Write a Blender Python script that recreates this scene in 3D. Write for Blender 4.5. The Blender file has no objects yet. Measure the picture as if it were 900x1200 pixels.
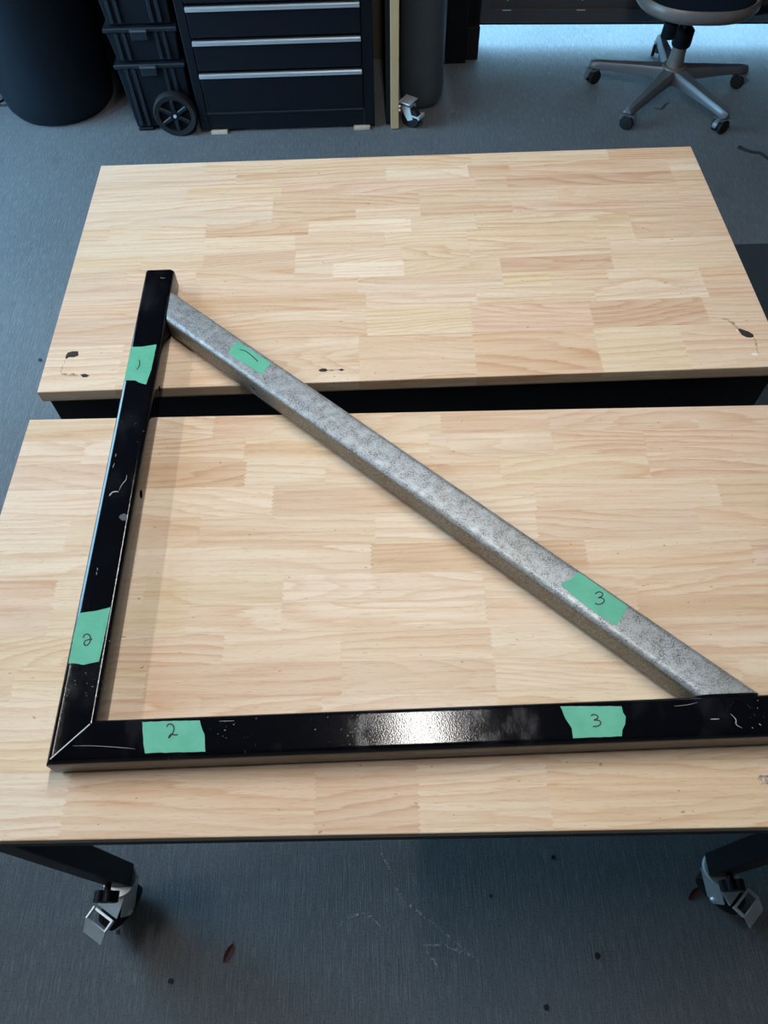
import bpy, bmesh, math, random
from mathutils import Vector, Matrix
R = math.radians
random.seed(7)
scn = bpy.context.scene
COL = scn.collection

# ------------------------------------------------------------------ camera, world, lights, exposure
cam_d = bpy.data.cameras.new('camera'); cam = bpy.data.objects.new('camera', cam_d); COL.objects.link(cam)
cam_d.sensor_fit = 'VERTICAL'; cam_d.sensor_height = 36.0; cam_d.lens = 867.03 / 1200 * 36.0
cam_d.clip_start = 0.02
cam.location = (0.5212, -1.3768, 1.6638)
cam.rotation_euler = (0.5624, 0.0129, -0.0352)
scn.camera = cam
vs = scn.view_settings
vs.view_transform = 'Standard'; vs.look = 'None'; vs.gamma = 1.0; vs.use_curve_mapping = False
vs.exposure = 0.0

w = bpy.data.worlds.new('sky'); scn.world = w; w.use_nodes = True
bg = w.node_tree.nodes['Background']
bg.inputs['Color'].default_value = (0.34, 0.70, 1.0, 1); bg.inputs['Strength'].default_value = 14.0

def area(name, loc, size, power, color, rot=(0, 0, 0)):
    d = bpy.data.lights.new(name, 'AREA'); d.shape = 'RECTANGLE'; d.size, d.size_y = size
    d.energy = power; d.color = color
    o = bpy.data.objects.new(name, d); COL.objects.link(o); o.location = loc; o.rotation_euler = rot
    return o
LAMPS = [((0.635, -0.55, 2.45), 1.5, 27.0), ((-1.50, -0.75, 2.45), 1.2, 22.0)]

# ------------------------------------------------------------------ helpers
def tag(o, label=None, cat=None, group=None, kind=None):
    if label: o['label'] = label
    if cat: o['category'] = cat
    if group: o['group'] = group
    if kind: o['kind'] = kind
    return o
def empty(name, loc=(0, 0, 0), rz=0, **k):
    o = bpy.data.objects.new(name, None); COL.objects.link(o); o.location = loc; o.rotation_euler = (0, 0, rz)
    o.empty_display_size = 0.05
    return tag(o, **k)
def obj(name, bm, mat, parent=None, loc=(0, 0, 0), smooth=False, rz=0, shift=None):
    if shift is not None: bmesh.ops.translate(bm, verts=bm.verts, vec=shift)
    bmesh.ops.recalc_face_normals(bm, faces=bm.faces)
    me = bpy.data.meshes.new(name); bm.to_mesh(me); bm.free()
    for m in (mat if isinstance(mat, (list, tuple)) else [mat]): me.materials.append(m)
    if smooth:
        for p in me.polygons: p.use_smooth = True
        try: me.set_sharp_from_angle(angle=R(40))
        except Exception: pass
    o = bpy.data.objects.new(name, me); COL.objects.link(o); o.location = loc; o.rotation_euler = (0, 0, rz)
    if parent: o.parent = parent
    return o
def box(bm, x0, x1, y0, y1, z0, z1, bev=0, seg=1, mi=0):
    vs_ = [bm.verts.new((x, y, z)) for z in (z0, z1) for y in (y0, y1) for x in (x0, x1)]
    F = [(0, 2, 3, 1), (4, 5, 7, 6), (0, 1, 5, 4), (2, 6, 7, 3), (0, 4, 6, 2), (1, 3, 7, 5)]
    fs = [bm.faces.new([vs_[i] for i in f]) for f in F]
    for f in fs: f.material_index = mi
    if bev:
        es = list({e for f in fs for e in f.edges})
        bmesh.ops.bevel(bm, geom=es, offset=bev, segments=seg, profile=0.5, affect='EDGES')
    return vs_
def bx(*a, **k):
    bm = bmesh.new(); box(bm, *a, **k); return bm
def cyl(bm, c, r, h, axis='Z', seg=24, r2=None, bev=0):
    m = {'Z': Matrix(), 'X': Matrix.Rotation(R(90), 4, 'Y'), 'Y': Matrix.Rotation(R(-90), 4, 'X')}[axis]
    res = bmesh.ops.create_cone(bm, cap_ends=True, segments=seg, radius1=r, radius2=r if r2 is None else r2, depth=h,
                                matrix=Matrix.Translation(c) @ m)
    if bev:
        es = list({e for v in res['verts'] for e in v.link_edges if len(e.link_faces) == 2 and any(len(f.verts) > 4 for f in e.link_faces)})
        bmesh.ops.bevel(bm, geom=es, offset=bev, segments=2, profile=0.5, affect='EDGES')
def lathe(bm, prof, c=(0, 0, 0), seg=40, close=True):
    rings = []
    for r, z in prof:
        if r < 1e-6: rings.append([bm.verts.new((c[0], c[1], c[2] + z))])
        else: rings.append([bm.verts.new((c[0] + r * math.cos(2 * math.pi * i / seg), c[1] + r * math.sin(2 * math.pi * i / seg), c[2] + z)) for i in range(seg)])
    for a, b in zip(rings, rings[1:]):
        for i in range(seg):
            j = (i + 1) % seg
            q = [a[i % len(a)], a[j % len(a)], b[j % len(b)], b[i % len(b)]]
            u = []
            for v in q:
                if v not in u: u.append(v)
            if len(u) > 2: bm.faces.new(u)
def tube(bm, pts, r, seg=8, flat=1.0):
    pts = [Vector(p) for p in pts]; rings = []
    for i, p in enumerate(pts):
        d = (pts[min(i + 1, len(pts) - 1)] - pts[max(i - 1, 0)]).normalized()
        up = Vector((0, 0, 1)) if abs(d.z) < .9 else Vector((1, 0, 0))
        s = d.cross(up).normalized(); t = s.cross(d)
        rr = r[i] if isinstance(r, (list, tuple)) else r
        rings.append([bm.verts.new(p + s * rr * math.cos(2 * math.pi * k / seg) + t * rr * flat * math.sin(2 * math.pi * k / seg)) for k in range(seg)])
    for a, b in zip(rings, rings[1:]):
        for k in range(seg): bm.faces.new([a[k], a[(k + 1) % seg], b[(k + 1) % seg], b[k]])
    bm.faces.new(rings[0][::-1]); bm.faces.new(rings[-1])
def slab(bm, pts, z0, z1, mi=0):
    a = [bm.verts.new((x, y, z0)) for x, y in pts]; b = [bm.verts.new((x, y, z1)) for x, y in pts]
    n = len(pts)
    fs = [bm.faces.new(a[::-1]), bm.faces.new(b)] + [bm.faces.new([a[i], a[(i + 1) % n], b[(i + 1) % n], b[i]]) for i in range(n)]
    for f in fs: f.material_index = mi
def smooth_line(pts, n=4):
    P = [Vector((*p, 0)) if len(p) == 2 else Vector(p) for p in pts]; out = []
    for i in range(len(P) - 1):
        p0, p1, p2, p3 = P[max(i - 1, 0)], P[i], P[i + 1], P[min(i + 2, len(P) - 1)]
        for k in range(n):
            t = k / n
            out.append(.5 * ((2 * p1) + (p2 - p0) * t + (2 * p0 - 5 * p1 + 4 * p2 - p3) * t * t + (3 * p1 - p0 - 3 * p2 + p3) * t ** 3))
    out.append(P[-1]); return out
def ribbon(bm, pts, wd, z0, z1, taper=False):
    """a flat stroke of the given width lying on a surface"""
    P = smooth_line(pts); L = []; Rr = []; n = len(P)
    for i, p in enumerate(P):
        d = (P[min(i + 1, n - 1)] - P[max(i - 1, 0)]).normalized(); nn = Vector((-d.y, d.x, 0))
        h = wd / 2 * (1 if not taper else (.25 + .75 * math.sin(math.pi * (i + .5) / n)))
        L.append(p + nn * h); Rr.append(p - nn * h)
    for i in range(n - 1):
        q = [L[i], Rr[i], Rr[i + 1], L[i + 1]]
        a = [bm.verts.new((v.x, v.y, z0)) for v in q]; b = [bm.verts.new((v.x, v.y, z1)) for v in q]
        bm.faces.new(b)
        for k in (0, 2) if 0 < i < n - 2 else (0, 1, 2, 3):
            bm.faces.new([a[k], a[(k + 1) % 4], b[(k + 1) % 4], b[k]])
def cut(o, cutters):
    for c in cutters:
        m = o.modifiers.new('cut', 'BOOLEAN'); m.operation = 'DIFFERENCE'; m.solver = 'EXACT'; m.object = c
    bpy.context.view_layer.update()
    dg = bpy.context.evaluated_depsgraph_get()
    me = bpy.data.meshes.new_from_object(o.evaluated_get(dg)); old = o.data
    o.modifiers.clear(); o.data = me; bpy.data.meshes.remove(old)
    for c in cutters:
        m = c.data; bpy.data.objects.remove(c); bpy.data.meshes.remove(m)

# ------------------------------------------------------------------ materials
class N:
    def __init__(s, name):
        s.m = bpy.data.materials.new(name); s.m.use_nodes = True; s.t = s.m.node_tree
        s.b = s.t.nodes['Principled BSDF']
    def n(s, typ, **k):
        nd = s.t.nodes.new(typ)
        for a, v in k.items():
            if a in ('i', ): 
                for kk, vv in v.items():
                    if isinstance(vv, bpy.types.NodeSocket): s.t.links.new(vv, nd.inputs[kk])
                    else: nd.inputs[kk].default_value = vv
            else: setattr(nd, a, v)
        return nd
    def math(s, op, a, b=0.0, c=None, clamp=False):
        nd = s.t.nodes.new('ShaderNodeMath'); nd.operation = op; nd.use_clamp = clamp
        for i, v in enumerate([a, b] + ([c] if c is not None else [])):
            if isinstance(v, bpy.types.NodeSocket): s.t.links.new(v, nd.inputs[i])
            else: nd.inputs[i].default_value = v
        return nd.outputs[0]
    def mix(s, f, a, b, blend='MIX'):
        nd = s.t.nodes.new('ShaderNodeMix'); nd.data_type = 'RGBA'; nd.blend_type = blend; nd.clamp_factor = True
        for i, v in ((0, f), (6, a), (7, b)):
            if isinstance(v, bpy.types.NodeSocket): s.t.links.new(v, nd.inputs[i])
            else: nd.inputs[i].default_value = (v if i == 0 else ((*v, 1) if len(v) == 3 else v))
        return nd.outputs[2]
    def ramp(s, f, lo, hi):
        nd = s.t.nodes.new('ShaderNodeMapRange'); nd.clamp = True
        s.t.links.new(f, nd.inputs[0]); nd.inputs[1].default_value = lo; nd.inputs[2].default_value = hi
        return nd.outputs[0]
    def coord(s, scale=(1, 1, 1), offs=None, which='Object'):
        c = s.n('ShaderNodeTexCoord').outputs[which]
        if offs is not None:
            a = s.n('ShaderNodeVectorMath', operation='ADD'); s.t.links.new(c, a.inputs[0]); s.t.links.new(offs, a.inputs[1]); c = a.outputs[0]
        m = s.n('ShaderNodeVectorMath', operation='MULTIPLY'); s.t.links.new(c, m.inputs[0]); m.inputs[1].default_value = scale
        return m.outputs[0]
    def noise(s, vec, scale=1, detail=3, rough=.5):
        nd = s.n('ShaderNodeTexNoise'); s.t.links.new(vec, nd.inputs['Vector'])
        nd.inputs['Scale'].default_value = scale; nd.inputs['Detail'].default_value = detail; nd.inputs['Roughness'].default_value = rough
        return nd.outputs['Fac']
    def set(s, **k):
        for a, v in k.items():
            a = {'color': 'Base Color', 'rough': 'Roughness', 'metal': 'Metallic', 'normal': 'Normal', 'spec': 'Specular IOR Level', 'coat': 'Coat Weight', 'alpha': 'Alpha'}[a]
            if isinstance(v, bpy.types.NodeSocket): s.t.links.new(v, s.b.inputs[a])
            else: s.b.inputs[a].default_value = (*v, 1) if isinstance(v, tuple) and len(v) == 3 else v
        return s.m
    def bump(s, h, strength=.3, dist=.001):
        nd = s.n('ShaderNodeBump'); s.t.links.new(h, nd.inputs['Height']); nd.inputs['Strength'].default_value = strength; nd.inputs['Distance'].default_value = dist
        return nd.outputs[0]

def plain(name, color, rough=.5, metal=0, var=.12, scale=40, bump=.15, spec=.5):
    s = N(name); f = s.noise(s.coord(), scale, 4, .6)
    c = s.mix(f, tuple(x * (1 - var) for x in color), tuple(min(1, x * (1 + var)) for x in color))
    return s.set(color=c, rough=rough, metal=metal, normal=s.bump(f, bump, .0006), spec=spec)

def wood_mat():
    s = N('rubberwood')
    oi = s.n('ShaderNodeObjectInfo'); seed = oi.outputs['Alpha']
    cb = s.n('ShaderNodeCombineXYZ')
    for i, k in enumerate((37.0, 11.0, 5.0)): s.t.links.new(s.math('MULTIPLY', seed, k), cb.inputs[i])
    off = cb.outputs[0]
    base = oi.outputs['Color']
    # growth rings seen along the board: contour lines of a stretched height field
    big = s.noise(s.coord((2.0, 10, 10), off), 1.0, 1.0, .35)
    fine = s.noise(s.coord((9, 90, 90), off), 1.0, 3, .6)
    y = s.n('ShaderNodeSeparateXYZ'); s.t.links.new(s.coord((1, 1, 1)), y.inputs[0])
    amp = s.math('MULTIPLY_ADD', seed, 12.0, 5.0)
    ph = s.math('ADD', s.math('MULTIPLY', big, amp), s.math('MULTIPLY', y.outputs[1], 62.0))
    ph = s.math('ADD', ph, s.math('MULTIPLY', fine, 1.1))
    saw = s.math('FRACT', ph)
    line = s.math('POWER', saw, 2.2)
    line = s.math('MULTIPLY', line, s.ramp(saw, 1.0, .90))                # soft rise, quick drop, like a ring
    gate = s.math('MULTIPLY_ADD', s.ramp(s.noise(s.coord((2.0, 16, 16), off), 1, 2), .34, .64), .8, .2)
    line = s.math('MULTIPLY', line, gate)
    c = s.mix(s.math('MULTIPLY', line, .95), base, s.mix(1.0, base, (.78, .56, .43), 'MULTIPLY'))
    strk = s.ramp(s.noise(s.coord((5, 150, 150), off), 1, 3, .6), .50, .74)
    c = s.mix(s.math('MULTIPLY', strk, .75), c, s.mix(1.0, base, (.80, .63, .52), 'MULTIPLY'))
    # tone drift within the board, pale streaks
    pale = s.ramp(s.noise(s.coord((2.0, 30, 30), off), 1, 3, .55), .50, .72)
    c = s.mix(s.math('MULTIPLY', pale, .42), c, (.74, .65, .53))
    tan = s.ramp(s.noise(s.coord((1.3, 22, 22), off), 1.7, 3, .6), .52, .75)
    c = s.mix(s.math('MULTIPLY', tan, .30), c, s.mix(1.0, base, (.86, .70, .56), 'MULTIPLY'))
    # open pores: short thin dashes
    por = s.ramp(s.noise(s.coord((70, 1100, 1100), off), 1, 2, .5), .60, .74)
    c = s.mix(s.math('MULTIPLY', por, .42), c, (.30, .17, .10))
    por2 = s.ramp(s.noise(s.coord((28, 420, 420), off), 1, 3, .6), .60, .76)
    c = s.mix(s.math('MULTIPLY', por2, .34), c, (.42, .25, .16))
    fleck = s.ramp(s.noise(s.coord((110, 190, 190), off), 1, 1, .5), .775, .80)
    c = s.mix(s.math('MULTIPLY', fleck, .55), c, (.14, .09, .06))
    # end grain and saw marks get the same wood; light surface wear
    h = s.math('ADD', s.math('MULTIPLY', por, -1.0), s.math('MULTIPLY', line, -.4))
    rr = s.math('MULTIPLY_ADD', s.noise(s.coord((4, 4, 4)), 3, 3), .2, .42)
    return s.set(color=c, rough=rr, normal=s.bump(h, .12, .0004), spec=.35)
WOOD = wood_mat()
TONE = {'W': (.66, .55, .425), 'Q': (.70, .605, .485), 'N': (.63, .50, .370), 'P': (.61, .465, .345), 'R': (.575, .42, .295), 'Y': (.635, .52, .372)}

def black_paint():
    s = N('glossy_black_paint')
    sm = s.ramp(s.noise(s.coord((26, 14, 14)), 1, 4, .65), .52, .75)
    fl = s.ramp(s.noise(s.coord((300, 300, 300)), 1, 2, .6), .705, .74)
    pat = s.ramp(s.noise(s.coord((11, 11, 11)), 1, 2), .54, .66)
    chip = s.math('MULTIPLY', fl, pat)
    c = s.mix(s.math('MULTIPLY', sm, .5), (.0022, .0025, .004), (.016, .018, .022))
    c = s.mix(chip, c, (.34, .33, .32))
    r = s.math('ADD', s.math('MULTIPLY_ADD', sm, .13, .085), s.math('MULTIPLY', s.ramp(s.noise(s.coord((800, 800, 800)), 1, 1),   .4, .7), .03))
    bmp = s.noise(s.coord((650, 650, 650)), 1, 2)
    return s.set(color=c, rough=r, spec=.42, normal=s.bump(bmp, .20, .0004))
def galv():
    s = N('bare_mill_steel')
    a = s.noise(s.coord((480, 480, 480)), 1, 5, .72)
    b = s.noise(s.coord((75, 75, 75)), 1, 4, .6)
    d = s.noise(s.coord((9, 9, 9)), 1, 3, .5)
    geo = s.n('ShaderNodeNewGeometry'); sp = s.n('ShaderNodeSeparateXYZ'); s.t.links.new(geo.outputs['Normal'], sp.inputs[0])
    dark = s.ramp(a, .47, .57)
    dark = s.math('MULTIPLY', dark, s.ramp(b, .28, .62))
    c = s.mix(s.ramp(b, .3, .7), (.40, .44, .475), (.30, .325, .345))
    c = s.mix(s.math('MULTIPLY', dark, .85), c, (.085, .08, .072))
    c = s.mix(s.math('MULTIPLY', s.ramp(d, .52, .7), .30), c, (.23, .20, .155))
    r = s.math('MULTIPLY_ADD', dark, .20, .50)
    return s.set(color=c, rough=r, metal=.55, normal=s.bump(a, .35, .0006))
def galv_side():  # side faces of the diagonal tube: darker and browner than its top
    s = N('side_mill_steel')
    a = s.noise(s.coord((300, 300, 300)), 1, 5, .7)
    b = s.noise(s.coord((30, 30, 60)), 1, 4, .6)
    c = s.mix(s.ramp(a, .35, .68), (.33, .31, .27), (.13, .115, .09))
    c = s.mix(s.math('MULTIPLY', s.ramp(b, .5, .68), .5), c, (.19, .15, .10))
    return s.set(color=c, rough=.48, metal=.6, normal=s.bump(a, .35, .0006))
def concrete():
    s = N('brushed_concrete')
    co = s.coord((1, 1, 1))
    broom = s.noise(s.coord((520, 7, 1)), 1, 3, .6)
    wob = s.noise(s.coord((330, 26, 1)), 1, 2, .6)
    grit = s.noise(co, 260, 4, .7)
    big = s.noise(co, 1.7, 5, .55)
    stain = s.ramp(s.noise(co, 6.5, 4, .6), .62, .74)
    spot = s.ramp(s.noise(co, 30, 2, .5), .74, .80)
    c = s.mix(s.ramp(big, .3, .7), (.120, .124, .132), (.162, .166, .174))
    c = s.mix(s.math('MULTIPLY', s.ramp(broom, .38, .62), .45), c, (.070, .074, .082))
    c = s.mix(s.math('MULTIPLY', s.ramp(wob, .50, .70), .40), c, (.25, .26, .27))
    c = s.mix(s.math('MULTIPLY', s.ramp(grit, .52, .66), .60), c, (.045, .050, .060))
    c = s.mix(s.math('MULTIPLY', stain, .30), c, (.055, .075, .075))
    c = s.mix(s.math('MULTIPLY', spot, .55), c, (.03, .034, .04))
    h = s.math('ADD', broom, s.math('MULTIPLY', grit, .6))
    return s.set(color=c, rough=.85, normal=s.bump(h, .7, .0025), spec=.2)
def mat_rug():
    s = N('ribbed_rubber_mat'); a = s.noise(s.coord((300, 300, 300)), 1, 3, .7)
    return s.set(color=s.mix(s.ramp(a, .4, .7), (.008, .009, .012), (.04, .045, .055)), rough=.9, normal=s.bump(a, .6, .003))
def board_ply():
    s = N('plywood_edge'); a = s.noise(s.coord((60, 60, 6)), 1, 4, .6)
    return s.set(color=s.mix(a, (.40, .26, .13), (.62, .44, .25)), rough=.65, normal=s.bump(a, .2, .0008))
def tape_mat():
    s = N('green_masking_tape'); a = s.noise(s.coord((160, 160, 160)), 1, 3, .6); b = s.noise(s.coord((40, 40, 40)), 1, 3, .6)
    c = s.mix(s.ramp(b, .35, .7), (.075, .345, .235), (.10, .40, .28))
    c = s.mix(s.math('MULTIPLY', s.ramp(a, .55, .75), .35), c, (.08, .38, .27))
    return s.set(color=c, rough=.62, normal=s.bump(a, .25, .0004))
def chalk(name, col, dens):
    s = N(name); a = s.noise(s.coord((130, 130, 130)), 1, 4, .7)
    return s.set(color=col, rough=.9, alpha=s.math('MULTIPLY', s.ramp(a, .42, .62), dens))
def glow(name, color, st):
    s = N(name); s.b.inputs['Emission Color'].default_value = (*color, 1); s.b.inputs['Emission Strength'].default_value = st
    return s.set(color=(.8, .8, .8))

M = dict(
    black=black_paint(), steel=galv(), steel_side=galv_side(), floor=concrete(), rug=mat_rug(), ply=board_ply(), tape=tape_mat(),
    ink=plain('marker_ink', (.012, .012, .014), .5), frame=plain('powder_coated_black', (.004, .005, .007), .5, 0, .2, 300, .1, .3),
    chrome=plain('zinc_plate', (.70, .76, .80), .36, .5, .1, 60, .05), rubber=plain('black_rubber', (.009, .009, .011), .7, spec=.3),
    plastic=plain('black_plastic', (.003, .005, .009), .55, 0, .25, 120, .2, .22), plastic2=plain('dark_plastic', (.006, .010, .016), .45, 0, .25, 120, .2, .4),
    bin=plain('black_barrel_plastic', (.0025, .005, .010), .55, 0, .3, 8, .1, .22),
    chest=plain('navy_black_enamel', (.0025, .004, .008), .5, 0, .2, 30, .05, .28), alu=plain('brushed_aluminium', (.56, .59, .63), .38, .6, .08, 90, .05),
    block=plain('pale_wood_block', (.50, .40, .29), .7), cyl=plain('dark_grey_vinyl', (.060, .075, .090), .5, 0, .15, 12, .1),
    post=plain('black_painted_post', (.005, .006, .007), .6, spec=.2), wall=plain('dark_wall_board', (.07, .055, .042), .8, 0, .2, 5, .1),
    pale=plain('pale_wall_board', (.36, .35, .33), .8, 0, .05, 5, .1), ceil=plain('dark_ceiling', (.05, .05, .05), .9), white=plain('lamp_housing', (.5, .5, .5), .5),
    door=plain('grey_door_steel', (.075, .082, .092), .45, 0, .1, 10, .1), doord=plain('door_recess', (.055, .060, .070), .5, 0, .1, 10, .1),
    chair=plain('grey_brown_chair_plastic', (.17, .145, .135), .40, .1, .15, 30, .05), chairdark=plain('chair_base_plastic', (.115, .125, .14), .33, .1, .15, 30, .05),
    cush=plain('dark_blue_chair_fabric', (.006, .011, .022), .9, 0, .3, 300, .4, .2), scratch=plain('bare_scratch', (.30, .29, .28), .5), dirt=plain('dried_glue', (.050, .055, .066), .55, 0, .4, 400, .4),
    knot=plain('dark_knot', (.018, .012, .010), .8, 0, .5, 300, .3), stain=chalk('brown_knot_stain', (.20, .11, .05), .55), amber=chalk('pale_knot_stain', (.34, .20, .08), .30),
    plug=plain('white_filler', (.72, .70, .66), .7), blue=chalk('grey_blue_smudge', (.22, .24, .30), .9), chalk=chalk('pale_scuff', (.42, .46, .50), .75),
    leaf=plain('dry_leaf', (.14, .035, .028), .7, 0, .4, 200, .3), chip=plain('dark_chip', (.010, .012, .014), .8), pebble=plain('grey_pebble', (.16, .15, .15), .8),
    cord=plain('black_cord', (.008, .009, .011), .7), burlap=plain('blue_liner', (.03, .05, .085), .6),
)

# ------------------------------------------------------------------ the setting
fl = tag(obj('floor', bx(-8, 8, -6, 8, -.1, 0), M['floor']), kind='structure')
XL, XR, YF, YB, ZC = -1.85, 3.3, -3.6, 2.0, 2.6
bm = bmesh.new()      # left side: wide open garage door, daylight comes in
box(bm, XL - .12, XL, YF, -.15, 0, ZC); box(bm, XL - .12, XL, 1.45, YB + .3, 0, ZC); box(bm, XL - .12, XL, -.15, 1.45, 2.35, ZC)
tag(obj('wall_left', bm, M['wall']), kind='structure')
tag(obj('wall_right', bx(XR, XR + .12, YF, YB + .3, 0, ZC), M['wall']), kind='structure')
tag(obj('wall_front', bx(XL, XR, YF - .12, YF, 0, ZC), M['pale']), kind='structure')
tag(obj('ceiling', bx(XL - .12, XR + .12, YF - .12, YB + .45, ZC, ZC + .1), M['ceil']), kind='structure')
bm = bmesh.new(); box(bm, XL, .862, 1.99, 2.11, 0, ZC); box(bm, .862, XR, 1.99, 2.13, 2.16, ZC)
tag(obj('wall_back', bm, M['wall']), kind='structure')
tag(obj('trim_1', bx(.962, 1.022, 2.0, 2.10, .0, 2.16, bev=.003), M['post']), kind='structure')
tag(obj('trim_2', bx(.966, 1.02, 1.955, 1.999, .0, .13, bev=.003), M['rubber']), kind='structure')
# rear garage door, raised a hand's width; daylight falls under it
dr = empty('door_1', (1.03, 2.057, 0), R(-3.3), kind='structure')
for k in range(4):
    z0 = .10 + k * .52; bm = bmesh.new()
    box(bm, 0, 2.3, .012, .045, z0, z0 + .515)
    box(bm, 0, 2.3, 0, .014, z0, z0 + .052, bev=.002); box(bm, 0, 2.3, 0, .014, z0 + .46, z0 + .515, bev=.002)
    box(bm, 0, .045, 0, .014, z0 + .05, z0 + .462, bev=.002)
    for x in (1.15, 2.25): box(bm, x, x + .05, 0, .014, z0 + .05, z0 + .462, bev=.002)
    o = obj('door_panel', bm, M['door'], dr)
    if k == 0:
        for x in (.11, .42, .74, 1.05, 1.4, 1.75):
            bm = bmesh.new(); cyl(bm, (x, .010, z0 + .085), .004, .008, 'Y', 10); obj('bolt', bm, M['chrome'], dr)
            obj('hinge_leaf', bx(x - .018, x + .018, -.002, .013, z0 + .047, z0 + .051, bev=.0005), M['chrome'], dr)
        obj('door_seal', bx(0, 2.3, .008, .04, z0 - .012, z0, bev=.003), M['rubber'], dr)

# floor marks
sc_ = [[(0.4871, -1.1333), (0.5154, -1.1827), (0.5389, -1.2379), (0.5955, -1.2849), (0.6812, -1.3526)],
       [(0.5713, -1.3232), (0.6175, -1.3263), (0.6577, -1.3405), (0.6809, -1.3554)],
       [(0.4056, -1.2927), (0.436, -1.2717), (0.4698, -1.2685), (0.4945, -1.2886)],
       [(0.5838, -1.3351), (0.6018, -1.3596), (0.606, -1.3914)]]
for k, s_ in enumerate(sc_):
    bm = bmesh.new(); ribbon(bm, s_, .006 if k else .005, .0001, .0005, True); obj('scuff_mark', bm, M['chalk'], fl)
bm = bmesh.new(); ribbon(bm, [(1.689, 1.543), (1.715, 1.533), (1.741, 1.565), (1.758, 1.58)], .012, .0001, .0006, True); obj('floor_crack', bm, M['chip'], fl)

# ceiling lamps (real fixtures)
for k, (loc, ln, pw) in enumerate(LAMPS):
    t = empty('ceiling_lamp', (loc[0], loc[1], ZC), label=('long linear lamp on the ceiling above the benches', 'long linear lamp on the ceiling near the open left side')[k], cat='lamp')
    obj('housing', bx(-.06, .06, -ln / 2 - .03, ln / 2 + .03, -.10, -.002, bev=.006), M['white'], t)
    obj('diffuser', bx(-.045, .045, -ln / 2, ln / 2, -.112, -.1005, bev=.004), glow('lamp_diffuser', (1, .97, .92), 9.0), t)
    a = area('lamp_light', (0, 0, -.118), (.09, ln), pw, (1.0, .975, .935)); a.parent = t

# ------------------------------------------------------------------ workbenches
W, D, TH, H = 1.168, 0.590, 0.0225, 0.80
ROWS_A = ([0, .038, .078, .116, .155, .195, .233, .275, .314, .353, .39, .43, .493, D], [
 [(.21, 'W'), (.36, 'N'), (.73, 'N'), (1.0, 'Y'), (W, 'R')],
 [(.27, 'W'), (.56, 'N'), (.72, 'W'), (.80, 'R'), (1.11, 'P'), (W, 'W')],
 [(.18, 'W'), (.36, 'N'), (.73, 'P'), (.79, 'N'), (1.11, 'R'), (W, 'N')],
 [(.345, 'W'), (.62, 'P'), (.88, 'N'), (W, 'P')],
 [(.345, 'W'), (.50, 'N'), (.62, 'N'), (.79, 'P'), (W, 'P')],
 [(.05, 'N'), (.226, 'W'), (.413, 'R'), (.60, 'Q'), (.72, 'W'), (1.0, 'Y'), (W, 'P')],
 [(.226, 'W'), (.39, 'W'), (.55, 'N'), (.70, 'Y'), (1.0, 'Y'), (W, 'P')],
 [(.12, 'N'), (.229, 'N'), (.391, 'P'), (.58, 'W'), (.70, 'Y'), (.95, 'N'), (W, 'N')],
 [(.10, 'N'), (.22, 'N'), (.391, 'P'), (.458, 'W'), (.582, 'Q'), (.75, 'Y'), (.945, 'R'), (W, 'N')],
 [(.20, 'P'), (.50, 'P'), (.75, 'W'), (.83, 'Y'), (.93, 'N'), (1.09, 'W'), (W, 'P')],
 [(.17, 'N'), (.514, 'P'), (.70, 'W'), (.90, 'Y'), (1.09, 'W'), (W, 'P')],
 [(.20, 'P'), (.514, 'N'), (.687, 'Y'), (.885, 'P'), (1.075, 'R'), (W, 'N')],
 [(.12, 'W'), (.30, 'N'), (.50, 'N'), (.684, 'P'), (.881, 'R'), (1.02, 'Y'), (W, 'N')]])
ROWS_B = ([0, .042, .086, .130, .180, .228, .272, .312, .352, .393, .435, .477, .518, D], [
 [(.17, 'N'), (.28, 'W'), (.37, 'R'), (.62, 'N'), (.78, 'R'), (1.0, 'P'), (W, 'P')],
 [(.094, 'W'), (.19, 'W'), (.33, 'N'), (.47, 'Y'), (.60, 'W'), (.78, 'N'), (.915, 'P'), (W, 'P')],
 [(.195, 'P'), (.335, 'R'), (.45, 'W'), (.70, 'N'), (.912, 'Y'), (W, 'P')],
 [(.15, 'W'), (.377, 'W'), (.60, 'R'), (.743, 'W'), (1.0, 'N'), (W, 'P')],
 [(.10, 'W'), (.28, 'N'), (.52, 'N'), (.74, 'W'), (.96, 'N'), (W, 'P')],
 [(.20, 'W'), (.514, 'W'), (.80, 'R'), (1.02, 'N'), (W, 'P')],
 [(.102, 'P'), (.22, 'Y'), (.40, 'Y'), (.66, 'W'), (.857, 'N'), (W, 'N')],
 [(.105, 'P'), (.28, 'Y'), (.40, 'W'), (.66, 'W'), (.853, 'N'), (W, 'R')],
 [(.18, 'Y'), (.33, 'N'), (.476, 'N'), (.663, 'P'), (.85, 'W'), (W, 'N')],
 [(.08, 'N'), (.24, 'Y'), (.477, 'P'), (.663, 'P'), (.96, 'Y'), (W, 'N')],
 [(.15, 'W'), (.31, 'N'), (.455, 'N'), (.663, 'W'), (.90, 'Y'), (W, 'N')],
 [(.20, 'Y'), (.43, 'N'), (.66, 'P'), (.86, 'N'), (W, 'N')],
 [(.172, 'Q'), (.45, 'N'), (.565, 'P'), (.71, 'W'), (.95, 'N'), (W, 'N')]])
rnd = random.Random(11)
def zig(x, y0, y1, end):
    """finger joint down a stave's end, from y0 to y1 (0 at the board's own ends)"""
    if end: return [(x, y0), (x, y1)]
    n = max(2, round((y0 - y1) / .0062)); out = [(x - .0018, y0)]
    for i in range(n):
        a = y0 + (y1 - y0) * (i + .5) / n; b = y0 + (y1 - y0) * (i + 1) / n
        out += [(x + .0018, a), (x - .0018, b)]
    return out
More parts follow.
